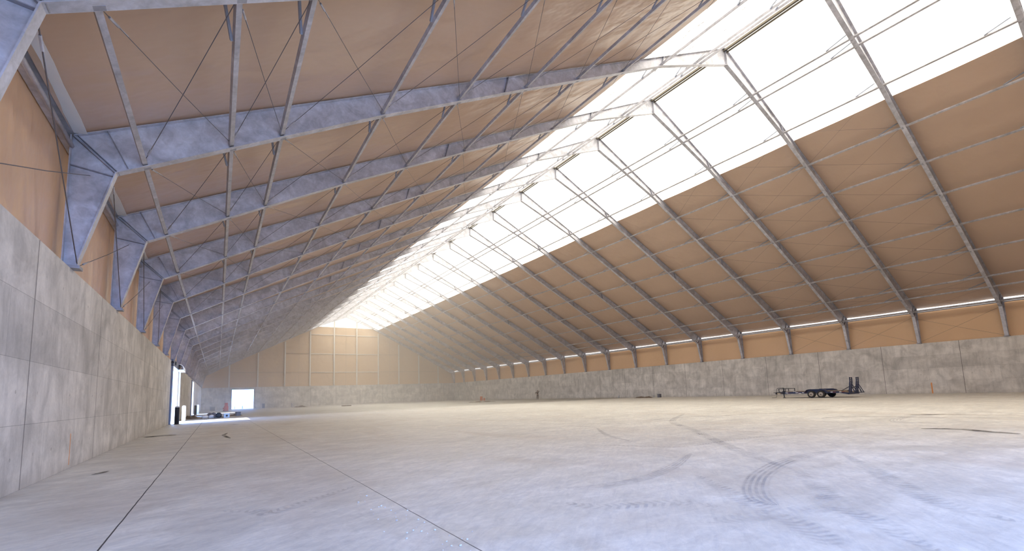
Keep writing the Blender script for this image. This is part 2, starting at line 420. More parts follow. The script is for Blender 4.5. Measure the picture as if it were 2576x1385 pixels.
# ------------------------------------------------------------ portal frames
INN = [(0, 22.70), (3.3, 21.38), (6.9, 19.88), (16.6, 14.92), (23.05, 11.55), (29.6, 7.90), (30.125, 7.61)]
def zin(s):
    for (a, za), (b, zb) in zip(INN, INN[1:]):
        if s <= b: return za + (zb - za) * (s - a) / (b - a)
    return INN[-1][1]
def zout(s): return 23.86 - .5 * s
SO = 30.95
FW = .25
def frame_parts(sg):
    X = lambda s: XM + sg * s
    parts = []
    ss = [0, 3.3, 6.9, 11.5, 16.6, 20, 23.05, 26.5, 29.6, 30.125]
    r = MB()
    for a, b in zip(ss, ss[1:]):
        za, zb = zout(a), zout(b)
        if b > 30: zb = zout(b)
        r.quadplate([(X(a), zin(a)), (X(b), zin(b)), (X(b), zb), (X(a), za)], -.008, .008)
    r.quadplate([(X(30.125), 7.61), (X(SO), zout(SO)), (X(SO), zout(SO)), (X(30.125), zout(30.125))], -.008, .008)
    for a, b in zip(ss, ss[1:]):
        r.quadplate([(X(a), zin(a) - .022), (X(b), zin(b) - .022), (X(b), zin(b)), (X(a), zin(a))], -FW / 2, FW / 2)
    r.quadplate([(X(0), zout(0)), (X(SO), zout(SO)), (X(SO), zout(SO) + .022), (X(0), zout(0) + .022)], -FW / 2, FW / 2)
    parts.append(('rafter', r, 'galv'))
    c = MB(); so, si, zt = 30.99, 30.76, 5.02
    c.quadplate([(X(so), zt), (X(si), zt), (X(30.125), 7.61), (X(so), zout(SO))], -.008, .008)
    c.quadplate([(X(si), zt), (X(si - .022), zt), (X(30.103), 7.60), (X(30.125), 7.61)], -FW / 2, FW / 2)
    c.quadplate([(X(so), zt), (X(so + .022), zt), (X(so + .022), zout(SO)), (X(so), zout(SO))], -FW / 2, FW / 2)
    parts.append(('column', c, 'galv'))
    k = MB(); ov = Vector((X(SO), 0, zout(SO))); iv = Vector((X(30.125), 0, 7.61))
    k.bar(ov, iv, .03, .22, up=(0, 1, 0)); 
    k.bar(ov + Vector((sg * -.07, 0, .03)), iv + Vector((sg * -.07, 0, .01)), .02, .2, up=(0, 1, 0))
    parts.append(('knee_plate', k, 'galv_dark'))
    f = MB(); f.bar((X(29.85), 0, 7.75), (X(30.32), 0, zout(30.32)), .016, .2, up=(0, 1, 0)); parts.append(('stiffener', f, 'galv_dark'))
    f = MB(); f.bar((X(30.16), 0, 7.5), (X(31.0), 0, 7.62), .016, .2, up=(0, 1, 0)); parts.append(('stiffener', f, 'galv_dark'))
    for s_ in (6.9, 17.8):
        f = MB(); f.bar((X(s_), 0, zin(s_)), (X(s_ - .22), 0, zout(s_ - .22)), .035, .24, up=(0, 1, 0)); parts.append(('splice_plate', f, 'galv_dark'))
    b = MB(); b.box(min(X(31.06), X(30.66)), max(X(31.06), X(30.66)), -.17, .17, HW, zt + .005)
    for q in (-.11, .11):
        for w in (30.72, 31.0): b.tube((X(w), q, zt), (X(w), q, zt + .06), .015)
    parts.append(('base_plate', b, 'galv_dark'))
    return parts
FR0 = empty('portal_frame', (0, 0, 0))
for sg in (-1, 1):
    for nm, mb, mt in frame_parts(sg): mb.build(nm, M[mt], FR0)
ap = MB(); ap.box(XM - .02, XM + .02, -.12, .12, 22.70, 23.86); ap.build('apex_plate', M['galv_dark'], FR0)
for k in range(-1, 19):
    o = FR0 if k == -1 else copy_tree(FR0)
    o.location = (0, YK(k) - (.15 if k == 18 else 0), 0)
    where = {-1: 'nearest the camera, cut by the top edge', 0: 'second from the camera, knee in top left corner', 18: 'last one, standing against the far gable'}.get(
        k, 'the %s one counted from the camera' % ORD[k + 1])
    tag(o, 'galvanized steel portal frame spanning the hall, ' + where, 'steel frame', 'galvanized portal frames along the hall')

# ------------------------------------------------------------ purlins
PS = [29.55, 27.6, 26.27, 23.07, 20.0, 16.65, 13.5, 10.22, 6.9, 3.6, 3.0]
def on_screen(a, b):
    vis = 0; pa = None; L = 0
    for i in range(9):
        f = i / 8; q = px(*(a[j] * (1 - f) + b[j] * f for j in range(3)))
        if q and -20 < q[0] < 2596 and -20 < q[1] < 1405:
            if pa: L += math.hypot(q[0] - pa[0], q[1] - pa[1])
            pa = q; vis = 1
        else: pa = None
    return vis, L
cand = []
for b in range(-1, 18):
    for sg in (-1, 1):
        for r, s_ in enumerate(PS):
            x = XM + sg * s_; z = zin(s_) + .10
            v, L = on_screen((x, YK(b) + .02, z), (x, YK(b + 1) - .02, z))
            if v: cand.append((L, b, sg, r, s_, x, z))
cand.sort(reverse=True)
TH = .11
pm_cache = {}
def purlin_mesh(b):
    if b not in pm_cache:
        L = YK(b + 1) - YK(b) - .03; t = TH if b < 8 else .09
        m = MB(); m.box(-t / 2, t / 2, .015, L, -t / 2, t / 2)
        br = MB(); br.bar((-.08, .03, .62), (-.08, 1.35, .03), .05, .06)
        cl = MB(); cl.box(-.10, .10, .0, .11, -.11, -.07); cl.box(-.075, -.06, .0, .1, -.08, .08); cl.box(.06, .075, .0, .1, -.08, .08)
        cl.tube((-.09, .05, 0), (.09, .05, 0), .014, n=6)
        pm_cache[b] = (m.mesh('purlin', M['galv_tube']), br.mesh('fly_brace', M['brace']), cl.mesh('clip', M['galv_dark']))
    return pm_cache[b]
tilt = math.atan(.5)
for (L, b, sg, r, s_, x, z) in cand[:300]:
    pm, bm_, cm = purlin_mesh(b)
    o = link('roof_purlin', pm); o.location = (x, YK(b), z); o.rotation_euler = (0, tilt * (1 if sg > 0 else -1), 0)
    if b < 7:
        link('clip', cm, o)
        if r > 0: link('fly_brace', bm_, o)
    side = 'left' if sg < 0 else 'right'
    if b == 17: bt = 'last bay before the far gable'
    else: bt = 'between %s and %s frames' % (ORD[b + 1], ORD[b + 2])
    tag(o, 'galvanized purlin, %s slope, %s row above the eave, %s' % (side, ORD[r], bt), 'purlin', 'galvanized roof purlins between the frames')
m = MB()
for (L, b, sg, r, s_, x, z) in cand[300:]: m.box(x - .045, x + .045, YK(b) + .02, YK(b + 1) - .02, z - .045, z + .045)
tag(m.build('distant_purlins', M['galv_tube']), 'remaining thin galvanized purlins in the farthest bays of the roof', 'purlins', None, 'stuff')

# ridge beams, one per bay
RB = None
for b in range(-1, 18):
    L = YK(b + 1) - YK(b)
    r = empty('ridge_beam', (XM, YK(b), 23.60))
    m = MB(); m.box(-.07, .07, .03, L - .03, .10, .24); m.build('channel', M['ridge'], r)
    for dx in (-.16, .16):
        m = MB(); m.box(dx - .03, dx + .03, .03, L - .03, .02, .12); m.build('rail', M['ridge'], r)
    tag(r, 'brown ridge beam under the skylight, %s bay from the camera end' % ORD[b + 1], 'ridge beam', 'ridge beams along the roof peak')
# faint longitudinal wires under the skylight
for sg in (-1, 1):
    for i, s_ in enumerate((1.6, 4.9, 7.3)):
        m = MB(); m.tube((XM + sg * s_, YN, zout(s_) - .04), (XM + sg * s_, YF, zout(s_) - .04), .009, n=5)
        tag(m.build('skylight_wire', M['girt']), 'hair-thin wire running under the %s skylight slope, %s from the ridge' % ('left' if sg < 0 else 'right', ORD[i]), 'wire',
            'thin wires under the skylight')

# eave beams
for b in range(-1, 18):
    L = YK(b + 1) - YK(b)
    r = empty('eave_beam', (XL - .12, YK(b), 8.10))
    m = MB(); m.box(-.19, -.14, .0, L, 0, .40); m.box(-.19, .03, .0, L, .345, .385); m.box(-.19, -.02, .0, L, -.02, .0); m.build('channel', M['galv'], r)
    m = MB(); m.tube((-.02, .13, -.02), (-.02, L - .13, -.02), .05, n=10); m.build('lower_tube', M['galv_tube'], r, True)
    m = MB(); n = 8
    for i in range(n):
        y0, y1 = .13 + (L - .26) * i / n, .13 + (L - .26) * (i + 1) / n
        w0 = .008 * math.sin(i * 2.1 + b); w1 = .008 * math.sin((i + 1) * 2.1 + b)
        m.hexa([(.0, y0, .34), (.26 + w0, y0, .38 + w0), (.26 + w1, y1, .38 + w1), (.0, y1, .34), (.0, y0, .35), (.26 + w0, y0, .39 + w0), (.26 + w1, y1, .39 + w1), (.0, y1, .35)])
    m.build('flap', M['white_flap'], r)
    tag(r, 'grey eave channel with white flap above left wall, %s bay from the camera' % ORD[b + 1], 'eave beam', 'eave beams along the left wall')
    r = empty('eave_rail', (XR + .22, YK(b), 8.06))
    m = MB(); m.box(-.16, -.09, .13, L - .13, -.06, .03); m.build('rail', M['galv_dark'], r)
    m = MB(); m.tube((-.14, .13, .22), (-.14, L - .13, .22), .016, n=6); m.build('wire', M['galv_dark'], r)
    m = MB(); m.box(-.08, -.06, .14, L - .14, -.03, .42); m.build('daylit_strip', M['strip'], r)  # emission in the strip material stands in for daylight coming through
    tag(r, 'eave rail with glowing strip for daylight above right wall, %s bay from the camera' % ORD[b + 1], 'eave rail', 'eave rails along the right wall')

# ------------------------------------------------------------ bracing cables
def cable(a, b, label, rad=.008, tb=True, group='roof bracing cables'):
    a, b = Vector(a), Vector(b)
    m = MB(); mid = (a + b) / 2 - Vector((0, 0, .03)); m.tube(a, mid, rad, n=5); m.tube(mid, b, rad, n=5)
    o = m.build('bracing_cable', M['cable'])
    if tb:
        d = (b - a).normalized(); m = MB(); m.tube(a + d * .35, a + d * .62, .024, n=6)
        m.tube(a + d * .62, a + d * .9, .014, n=5); m.build('turnbuckle', M['galv_tube'], o)
    tag(o, label, 'cable', group)
rows = PS[:-1]
for sg, bays in ((-1, (0, 1, 2, 3, 4)), (1, (0, 1, 2))):
    for b in bays:
        for i in range(len(rows) - 1):
            s0, s1 = rows[i], rows[i + 1]; y0, y1 = YK(b) + .12, YK(b + 1) - .12
            p = lambda s_, y: (XM + sg * s_, y, zin(s_) + .12)
            sd = 'left' if sg < 0 else 'right'
            rad = .0085 if sg < 0 else .006
            for A, B, dn in ((p(s0, y0), p(s1, y1), 'rising away'), (p(s0, y1), p(s1, y0), 'rising nearer')):
                if on_screen(A, B)[0]:
                    cable(A, B, 'thin bracing cable, %s slope, %s bay, purlin rows %d to %d, %s' % (sd, ORD[b + 1], i + 1, i + 2, dn), rad, b < 3 and sg < 0)
for sg, bays in ((-1, (0, 1, 2, 3)), (1, (0, 1, 2))):
    for b in bays:
        xl = XM + sg * 30.72; xt = XM + sg * 30.2; sd = 'left' if sg < 0 else 'right'
        A, B = (xt, YK(b) + .1, 7.55), (xl, YK(b + 1) - .1, HW + .12)
        cable(A, B, 'wall bracing cable above the %s wall, %s bay, falling away from camera' % (sd, ORD[b + 1]), .012 if sg < 0 else .008, sg < 0, 'side wall bracing cables')
        A, B = (xl, YK(b) + .1, HW + .12), (xt + sg * .4, YK(b + 1) - .1, 7.4)
        cable(A, B, 'wall bracing cable above the %s wall, %s bay, rising away from camera' % (sd, ORD[b + 1]), .010 if sg < 0 else .008, sg < 0, 'side wall bracing cables')

# ------------------------------------------------------------ far gable steel
GX = [2.0, 7.7, 13.42, 19.05, 24.75, 30.42, 36.11, 41.8, 47.62, 53.5]
gz = lambda x: 23.8 - .5 * abs(x - XM) - .85
for i, x in enumerate(GX):
    r = empty('gable_column', (x, YF - .1, HW))
    h = gz(x) - HW; yo = -.28 if 3 <= i <= 6 else 0.0
    m = MB(); m.box(-.13, .13, -.12 + yo * .0, -.10, 0, h); m.box(-.13, .13, .10, .12, 0, h); m.box(-.012, .012, -.10, .10, 0, h)
    m.build('post', M['gcol'], r)
    m = MB(); m.box(-.2, .2, -.16, .16, 0, .03); m.build('base_plate', M['galv_dark'], r)
    tag(r, 'pale steel gable post on the far concrete wall, %s from the left' % ORD[i], 'gable post', 'pale posts of the far gable')
for j, z in enumerate((8.36, 13.03, 17.95)):
    for i in range(len(GX) - 1):
        a, b = GX[i], GX[i + 1]
        if min(gz(a), gz(b)) < z + .3: continue
        main = 3 <= i <= 5
        m = MB(); t = .07 if main else .035
        m.box(a + .135, b - .135, YF - .02, YF + .08, z - t, z + t)
        tag(m.build('gable_girt', M['gcol'] if main else M['girt']), 'horizontal girt on far gable, %s row up, between %s and %s posts' % (ORD[j], ORD[i], ORD[i + 1]), 'girt', 'girts of the far gable')
# lacing seams on the gable membrane
for i, x in enumerate((16.5, 27.66, 39.2)):
    m = MB(); z = HW + .1; top = {0: 17.3, 1: 23.0, 2: 17.0}[i]
    while z < top: m.box(x - .045, x + .045, YF - .05, YF - .02, z, z + .22); z += .5
    m.box(x - .006, x + .006, YF - .04, YF - .03, HW, top)
    tag(m.build('lacing_seam', M['girt']), 'dotted vertical lacing seam in the gable fabric, %s from the left' % ORD[i], 'seam', 'lacing seams of the far gable')

# ------------------------------------------------------------ doors on the left, and the far doorway
def side_door(n, y0, y1, h, full):
    d = struct(empty('door_%d' % n, (XL, y0, 0)), 'open roller doorway in the left wall, %s' % ('nearer one' if n == 1 else 'farther one'))
    m = MB(); m.box(.0, .10, -.75, 0, 0, h + .1); m.box(-.3, .02, -.04, 0, 0, h); m.build('near_post', M['doorsteel'], d)
    m = MB(); m.box(-.3, .03, y1 - y0 - .002, y1 - y0 + .03, 0, h); m.build('far_post', M['white'], d)
    if full:
        m = MB(); m.box(.0, .14, -.75, y1 - y0 + .4, h, h + .52); m.build('lintel', M['doorsteel'], d)
        m = MB(); m.tube((.07, -.9, h + .26), (.07, -.75, h + .26), .11, n=14); m.tube((.0, 1.0, h + .28), (.2, 1.0, h + .28), .16, n=14); m.build('drive_wheel', M['black'], d)
        m = MB(); pr = None; ya, yb = 4.6, y1 - y0 + .3
        for i in range(9):
            t = PI / 2 * i / 8; q = (.14 + .42 * math.sin(t), h + .02 + .5 * math.cos(t))
            if pr: m.hexa([(pr[0], ya, pr[1]), (q[0], ya, q[1]), (q[0], yb, q[1]), (pr[0], yb, pr[1]),
                           (pr[0] - .04, ya, pr[1] - .04), (q[0] - .04, ya, q[1] - .04), (q[0] - .04, yb, q[1] - .04), (pr[0] - .04, yb, pr[1] - .04)])
            pr = q
        m.box(.14, .56, ya, yb, h - .12, h + .02)
        m.build('curved_door_sheet', M['white'], d)
        m = MB(); m.box(.06, .2, y1 - y0 + .22, y1 - y0 + .34, 0, h + .1); m.build('track', M['white'], d)
for i, (a, b, h) in enumerate(DOORS_L): side_door(i + 1, a, b, h, i == 0)
d = struct(empty('door_3', (DOOR_F[0], YF, 0)), 'bright open doorway in the far end wall')
m = MB(); w = DOOR_F[1] - DOOR_F[0]
m.box(-.12, 0, -.05, .3, 0, DOOR_F[2] + .1); m.box(w, w + .12, -.05, .3, 0, DOOR_F[2] + .1); m.box(-.12, w + .12, -.05, .3, DOOR_F[2], DOOR_F[2] + .12)
m.build('frame', M['doorsteel'], d)
# pale lorry trailer parked outside the far doorway
t = empty('parked_trailer', (5.0, 150, -.32))
m = MB(); m.box(-1.25, 1.25, 0, 9, 1.1, 3.4); m.build('body', M['trailer'], t)
for sx_ in (-.95, .95):
    for yy in (1.0, 2.2): m = MB(); m.lathe((sx_, yy, .5), [(.3, -.12), (.5, -.11), (.5, .11), (.3, .12)], 14, 'x'); m.build('wheel', M['bluegrey'], t)
m = MB(); m.box(-1.0, 1.0, .1, 8.8, .8, 1.1); m.build('chassis', M['box'], t)
tag(t, 'washed-out pale trailer parked outside beyond the bright far doorway', 'trailer')

def bollard(x, y, label, mt='white'):
    r = empty('bollard', (x, y, 0))
    m = MB(); m.lathe((0, 0, 0), [(.15, 0), (.15, 1.28), (.13, 1.34), (.08, 1.38), (.0, 1.39)], 20); m.build('pipe', M[mt], r, True)
    m = MB(); m.lathe((0, 0, 1.30), [(.152, 0), (.14, .06), (.08, .10), (.01, .11)], 20); m.build('cap', M['white'], r, True)
    m = MB(); m.lathe((0, 0, 0), [(.21, 0), (.21, .02), (.16, .03)], 20); m.build('collar', M['galv_dark'], r, True)
    tag(r, label, 'bollard', 'bollards beside the side doors')
bollard(-2.60, 43.2, 'black bollard with pale cap at near edge of the nearer side doorway', 'black')
bollard(-2.55, 50.6, 'white bollard at the far edge of the nearer side doorway')
bollard(-2.55, 76.0, 'black bollard with pale cap at near edge of the farther side doorway', 'black')
bollard(-2.50, 83.5, 'white bollard at the far edge of the farther side doorway')

# ------------------------------------------------------------ equipment trailer
TX, TY = 47.95, 20.25           # near side, axle midpoint
T0 = empty('equipment_trailer', (TX, TY, 0))
WD = 2.05
def part(mb, name, mt, par=None, smooth=False): return mb.build(name, M[mt], par or T0, smooth)
m = MB()
for x in (.0, WD - .1): m.box(x, x + .1, -1.85, 2.9, .42, .60)
for y in (-1.8, -1.0, 0, 1, 2, 2.8): m.box(.1, WD - .1, y, y + .08, .42, .52)
m.bar((.05, 2.8, .46), (WD / 2 - .1, 3.9, .48), .1, .14); m.bar((WD - .05, 2.8, .46), (WD / 2 + .1, 3.9, .48), .1, .14)
m.bar((.05, -1.85, .51), (.05, -2.65, .36), .1, .14); m.bar((WD - .05, -1.85, .51), (WD - .05, -2.65, .36), .1, .14)
m.box(0, WD, -2.72, -2.6, .30, .42)
part(m, 'chassis', 'navy')
m = MB(); m.box(.06, WD - .06, -1.8, 2.86, .60, .645); m.hexa([(.06, -2.6, .42), (WD - .06, -2.6, .42), (WD - .06, -1.8, .60), (.06, -1.8, .60), (.06, -2.6, .46), (WD - .06, -2.6, .46), (WD - .06, -1.8, .645), (.06, -1.8, .645)])
part(m, 'deck', 'wood')
m = MB(); m.bar((WD / 2, 3.7, .50), (WD / 2, 4.25, .52), .16, .12); m.bar((WD / 2, 4.2, .52), (WD / 2, 4.5, .54), .06, .05); m.lathe((WD / 2, 4.2, .36), [(.1, 0), (.12, .08), (.08, .14)], 12)
part(m, 'coupler', 'black')
m = MB(); m.tube((.25, 3.1, .05), (.25, 3.1, 1.0), .05); m.box(.15, .35, 3.0, 3.2, 0, .04); m.tube((.25, 3.1, 1.0), (.1, 3.1, 1.03), .02); m.box(.17, .33, 3.02, 3.18, .38, .72)
part(m, 'jack', 'black')
m = MB()
z0, z1 = .6, .93
for y in (2.85, 3.45): 
    m.bar((.05, y, z0), (.05, y, z1), .05); m.bar((WD - .05, y, z0), (WD - .05, y, z1), .05)
for x in (.05, WD - .05): m.bar((x, 2.82, z1), (x, 3.48, z1), .05); m.bar((x, 2.85, z0), (x, 3.48, z0), .05)
m.bar((.05, 3.45, z1), (WD - .05, 3.45, z1), .05); m.bar((.05, 2.85, z1), (WD - .05, 2.85, z1), .04)
m.path([(.4, 3.9, .5), (.4, 3.85, .9), (.35, 3.7, 1.0), (.3, 3.1, 1.02)], .018, 6)
part(m, 'front_rack', 'black')
def wheel(x, y, face):
    w = MB(); w.lathe((x, y, .34), [(.20, -.10), (.30, -.115), (.335, -.08), (.34, 0), (.335, .08), (.30, .115), (.20, .10)], 24, 'x')
    o = part(w, 'wheel', 'tyre', None, True)
    w = MB(); f = -1 if face < 0 else 1
    w.lathe((x + f * .09, y, .34), [(.205, -.02 * f), (.20, .03 * f), (.15, .015 * f), (.06, .045 * f), (.05, .06 * f), (.01, .06 * f)], 20, 'x')
    part(w, 'rim', 'rim', o, True)
    w = MB(); w.lathe((x + f * .14, y, .34), [(.055, 0), (.045, .02 * f), (.01, .02 * f)], 12, 'x'); part(w, 'hub_cap', 'black', o)
for x, f in ((-.08, -1), (WD + .08, 1)):
    for y in (.41, -.42): wheel(x, y, f)
for x0, x1 in ((-.24, .02), (WD - .02, WD + .24)):
    m = MB(); P = [(1.02, .50), (.78, .74), (.55, .80), (-.55, .80), (-.80, .74), (-1.05, .50)]
    for a, b in zip(P, P[1:]): m.hexa([(x0, a[0], a[1]), (x1, a[0], a[1]), (x1, b[0], b[1]), (x0, b[0], b[1]), (x0, a[0], a[1] + .03), (x1, a[0], a[1] + .03), (x1, b[0], b[1] + .03), (x0, b[0], b[1] + .03)])
    xi = x1 - .03 if x0 < 0 else x0
    for a, b in zip(P, P[1:]): m.hexa([(xi, a[0], .45), (xi + .03, a[0], .45), (xi + .03, b[0], .45), (xi, b[0], .45), (xi, a[0], a[1]), (xi + .03, a[0], a[1]), (xi + .03, b[0], b[1]), (xi, b[0], b[1])])
    part(m, 'fender', 'navy')
m = MB(); m.tube((0, .41, .34), (WD, .41, .34), .04); m.tube((0, -.42, .34), (WD, -.42, .34), .04); part(m, 'axle', 'black')
for x in (.12, WD - .52):       # upright ladder ramps at the tail
    m = MB(); y = -2.62; top = 1.84
    for q in (0, .40): m.bar((x + q, y, .36), (x + q, y - .16, 1.45), .06, .10, up=(0, 1, 0)); m.bar((x + q, y - .16, 1.45), (x + q, y - .17, top), .06, .08, up=(0, 1, 0))
    for i in range(9): z = .46 + i * .165; yy = y - .16 * min(1, (z - .36) / 1.09); m.bar((x, yy, z), (x + .4, yy, z), .07, .05)
    for q in (0, .40):
        m.bar((x + q, y - .12, 1.25), (x + q, y - .52, .40), .05); m.bar((x + q, y - .5, .42), (x + q, y, .42), .05)
        m.bar((x + q, y - .12, 1.15), (x + q, y - .26, .42), .035)
    r = part(m, 'ramp', 'navy')
    m = MB(); m.bar((x - .02, y - .08, 1.0), (x - .02, -1.85, .5), .05); part(m, 'ramp_stay', 'black', r)
for y in (2.7, 1.75, .0 + 1.15): 
    m = MB(); m.box(-.012, .0, y - .12, y + .12, .49, .545); part(m, 'white_marker', 'white')
    m = MB(); m.box(-.012, .0, y - .26, y - .12, .49, .53); part(m, 'red_marker', 'red')
for y in (-1.35, -2.05):
    m = MB(); m.box(-.03, -.015, y - .02, y + .16, .49, .545); part(m, 'white_marker', 'white')
    m = MB(); m.box(-.03, -.015, y - .26, y - .04, .49, .545); part(m, 'red_marker', 'red')
m = MB(); m.box(-.014, 0, 1.35, 1.6, .43, .48); m.box(.0, .01, 1.8, 2.1, .605, .64); part(m, 'data_plate', 'white')
m = MB(); m.box(.06, .3, 3.4, 3.66, .42, .50); part(m, 'side_lamp', 'amber')
m = MB(); m.path([(WD / 2 - .25, 4.1, .45), (WD / 2 - .25, 4.08, .2), (WD / 2 - .3, 4.12, .03), (WD / 2 - .45, 4.5, .02)], .015, 6); part(m, 'safety_chain', 'black')
tag(T0, 'dark blue twin-axle flatbed trailer with two upright ladder ramps by right wall', 'trailer')

# ------------------------------------------------------------ drums and small clutter
def drum(x, y, r, h, label):
    o = empty('drum', (x, y, 0)); m = MB()
    m.lathe((0, 0, 0), [(r * .97, 0), (r, .03), (r, h * .32), (r * 1.04, h * .34), (r, h * .36), (r, h * .64), (r * 1.04, h * .66), (r, h * .68), (r, h - .03), (r * .97, h)], 24)
    m.build('barrel', M['drum'], o, True)
    m = MB(); m.lathe((0, 0, h), [(r * .9, -.01), (r * .9, .012), (.01, .012)], 20); m.tube((r * .5, 0, h + .01), (r * .5, 0, h + .04), .03); m.build('lid', M['drum'], o)
    tag(o, label, 'drum', 'orange drums on the far floor')
drum(48.5, 86.9, .29, .92, 'taller orange drum of the pair near the far right wall')
drum(48.6, 85.8, .20, .56, 'shorter rusty orange drum of the pair near far right wall')

# red gas cylinder-shaped object near the far doorway
o = empty('red_cylinder', (1.25, 95.5, 0)); m = MB()
m.lathe((0, 0, 0), [(.34, 0), (.35, .04), (.35, .88), (.33, .92), (.26, .94), (.25, 1.46), (.22, 1.5), (.02, 1.51)], 20); m.build('body', M['hyd'], o, True)
m = MB(); m.tube((-.3, 0, .55), (-.5, 0, .55), .10, n=12); m.tube((-.3, 0, .2), (-.46, 0, .2), .09, n=12); m.build('outlet', M['hyd'], o)
m = MB(); m.lathe((0, 0, 0), [(.55, 0), (.5, .05), (.3, .06)], 16); m.build('base_ring', M['bluegrey'], o)
tag(o, 'red upright cylinder standing on the floor left of the bright far doorway', 'cylinder')

def heap(name, x, y, w, d, h, mt, label, cat, seed=1, group=None, rz=0.0, build=True):
    rnd = random.Random(seed); m = MB(); nx, ny = 18, 10
    ph = [(rnd.uniform(1, 5), rnd.uniform(1, 5), rnd.uniform(0, 6)) for _ in range(4)]
    for j in range(ny + 1):
        for i in range(nx + 1):
            u, v = i / nx * 2 - 1, j / ny * 2 - 1
            e = max(0, 1 - u * u) * max(0, 1 - v * v)
            z = e ** .7 * h * (.65 + .35 * math.sin(u * ph[0][0] * 2 + v * ph[0][1] + ph[0][2])) * (.8 + .2 * math.sin(u * 9 + ph[1][2]) * math.cos(v * 5 + ph[2][2])) + e * rnd.uniform(0, .12) * h
            m.v.append(Vector((u * w / 2 * (1 + .08 * math.sin(v * 4 + ph[3][2])), v * d / 2 * (1 + .1 * math.sin(u * 5)), max(0.0, z))))
    N = nx + 1
    for j in range(ny):
        for i in range(nx): a = j * N + i; m.f.append([a, a + 1, a + N + 1, a + N]); m.mi.append(0)
    n0 = len(m.v); ring = [i for i in range(N)] + [j * N + nx for j in range(1, ny + 1)] + [ny * N + i for i in range(nx - 1, -1, -1)] + [j * N for j in range(ny - 1, 0, -1)]
    m.f.append(ring[::-1]); m.mi.append(0)
    o = link(name, m.mesh(name, M[mt], True)); o.location = (x, y, 0); o.rotation_euler = (0, 0, rz)
    tag(o, label, cat, group); return o
heap('tarpaulin_heap', -.45, 56.9, 2.1, 1.3, .60, 'tarp', 'crumpled dark grey tarpaulin heap on floor past the nearer side doorway', 'tarpaulin', 3)
for k, (dx, dz, lb) in enumerate(((-.55, 0, 'white bag lying at the left front of the grey tarpaulin heap'), (.0, 0, 'white bag lying at the middle of the grey tarpaulin heap'))):
    o = empty('white_bag', (-.5 + dx, 56.1 + .1 * k, 0))
    m = MB(); m.lathe((0, 0, 0), [(.20, 0), (.28, .07), (.27, .2), (.19, .30), (.08, .34), (.01, .35)], 14); m.build('sack', M['white'], o, True)
    m = MB(); m.lathe((0, .05, .33), [(.05, 0), (.055, .02), (.03, .04)], 10); m.build('tie', M['galv_dark'], o)
    tag(o, lb, 'bag', 'white bags in front of the tarpaulin')
o = empty('black_pipe_roll', (.12, 56.1, 0)); m = MB()
m.lathe((0, 0, .27), [(.12, -.45), (.27, -.45), (.27, .3), (.12, .3)], 20, 'y'); m.build('roll', M['black'], o, True)
tag(o, 'short black pipe roll lying against the right end of the tarpaulin heap', 'pipe')
heap('rubble_heap', -2.28, 58.2, 1.4, 3.0, .38, 'soil', 'low brown rubble heap against the left wall past the nearer doorway', 'rubble', 5, 'dirt and rubble heaps')
heap('rubble_heap', 1.75, 61.6, 1.3, 1.0, .26, 'soil', 'low dirt heap beside the blue-grey box on the floor', 'rubble', 8, 'dirt and rubble heaps')
heap('rubble_heap', 15.2, 108, 2.6, 1.3, .42, 'soil', 'small dark dirt heap near the far wall beside a pale bucket', 'rubble', 9, 'dirt and rubble heaps')
heap('rubble_heap', 55.3, 47.6, 3.4, 1.0, .30, 'soil', 'low dark dirt heap at foot of the right wall', 'rubble', 11, 'dirt and rubble heaps', PI / 2)
def crate(x, y, w, d, h, mt, label, rz=0, hole=False):
    o = empty('crate', (x, y, 0), rz); m = MB(); t = .03
    m.box(-w/2, w/2, -d/2, d/2, 0, t); m.box(-w/2, w/2, -d/2, -d/2+t, t, h); m.box(-w/2, w/2, d/2-t, d/2, t, h); m.box(-w/2, -w/2+t, -d/2+t, d/2-t, t, h); m.box(w/2-t, w/2, -d/2+t, d/2-t, t, h)
    m.build('body', M[mt], o)
    m = MB(); m.box(-w/2-.015, w/2+.015, -d/2-.015, d/2+.015, h, h+.03); m.build('lid', M[mt], o)
    if hole: m = MB(); m.tube((0, -d/2-.01, h*.5), (0, -d/2+.01, h*.5), .10, n=16); m.build('dark_round_hole', M['black'], o)
    tag(o, label, 'box', None); return o
crate(.80, 55.6, .50, .45, .40, 'box', 'pale blue box with a dark round hole, right of the tarpaulin', .05, True)
crate(1.95, 60.2, .42, .42, .42, 'bluegrey', 'dark blue-grey box behind the pale box with round hole', .3)
crate(-.9, 112.0, .8, .6, .75, 'bluegrey', 'dark box by the far wall left of the bright doorway', .2)
crate(8.9, 119.6, .5, .5, 1.0, 'bluegrey', 'tall dark box against far wall right of the bright doorway')
crate(56.6, 45.6, .45, .4, .50, 'tarp', 'dark grey box at foot of right wall beside dirt heap')
def bucket(x, y, r, h, label):
    o = empty('bucket', (x, y, 0)); m = MB()
    m.lathe((0, 0, 0), [(r * .85, 0), (r, h), (r * 1.06, h), (r * 1.06, h - .04), (r * .9, h - .02), (r * .8, .04)], 18); m.build('pail', M['white'], o, True)
    m = MB(); pr = None
    for i in range(9): t_ = PI * i / 8; q = (r * 1.05 * math.cos(t_), 0, h + r * .8 * math.sin(t_)); m.tube(pr, q, .01, n=5) if pr else None; pr = q
    m.build('handle', M['galv_tube'], o); tag(o, label, 'bucket', 'pale buckets on the floor')
bucket(13.9, 110.8, .33, .95, 'pale bucket standing on the floor near the far wall')
bucket(56.0, 53.4, .16, .46, 'small white bucket standing alone at foot of the right wall')
bucket(56.3, 46.4, .14, .42, 'small white bucket between dirt heap and grey box, right wall')
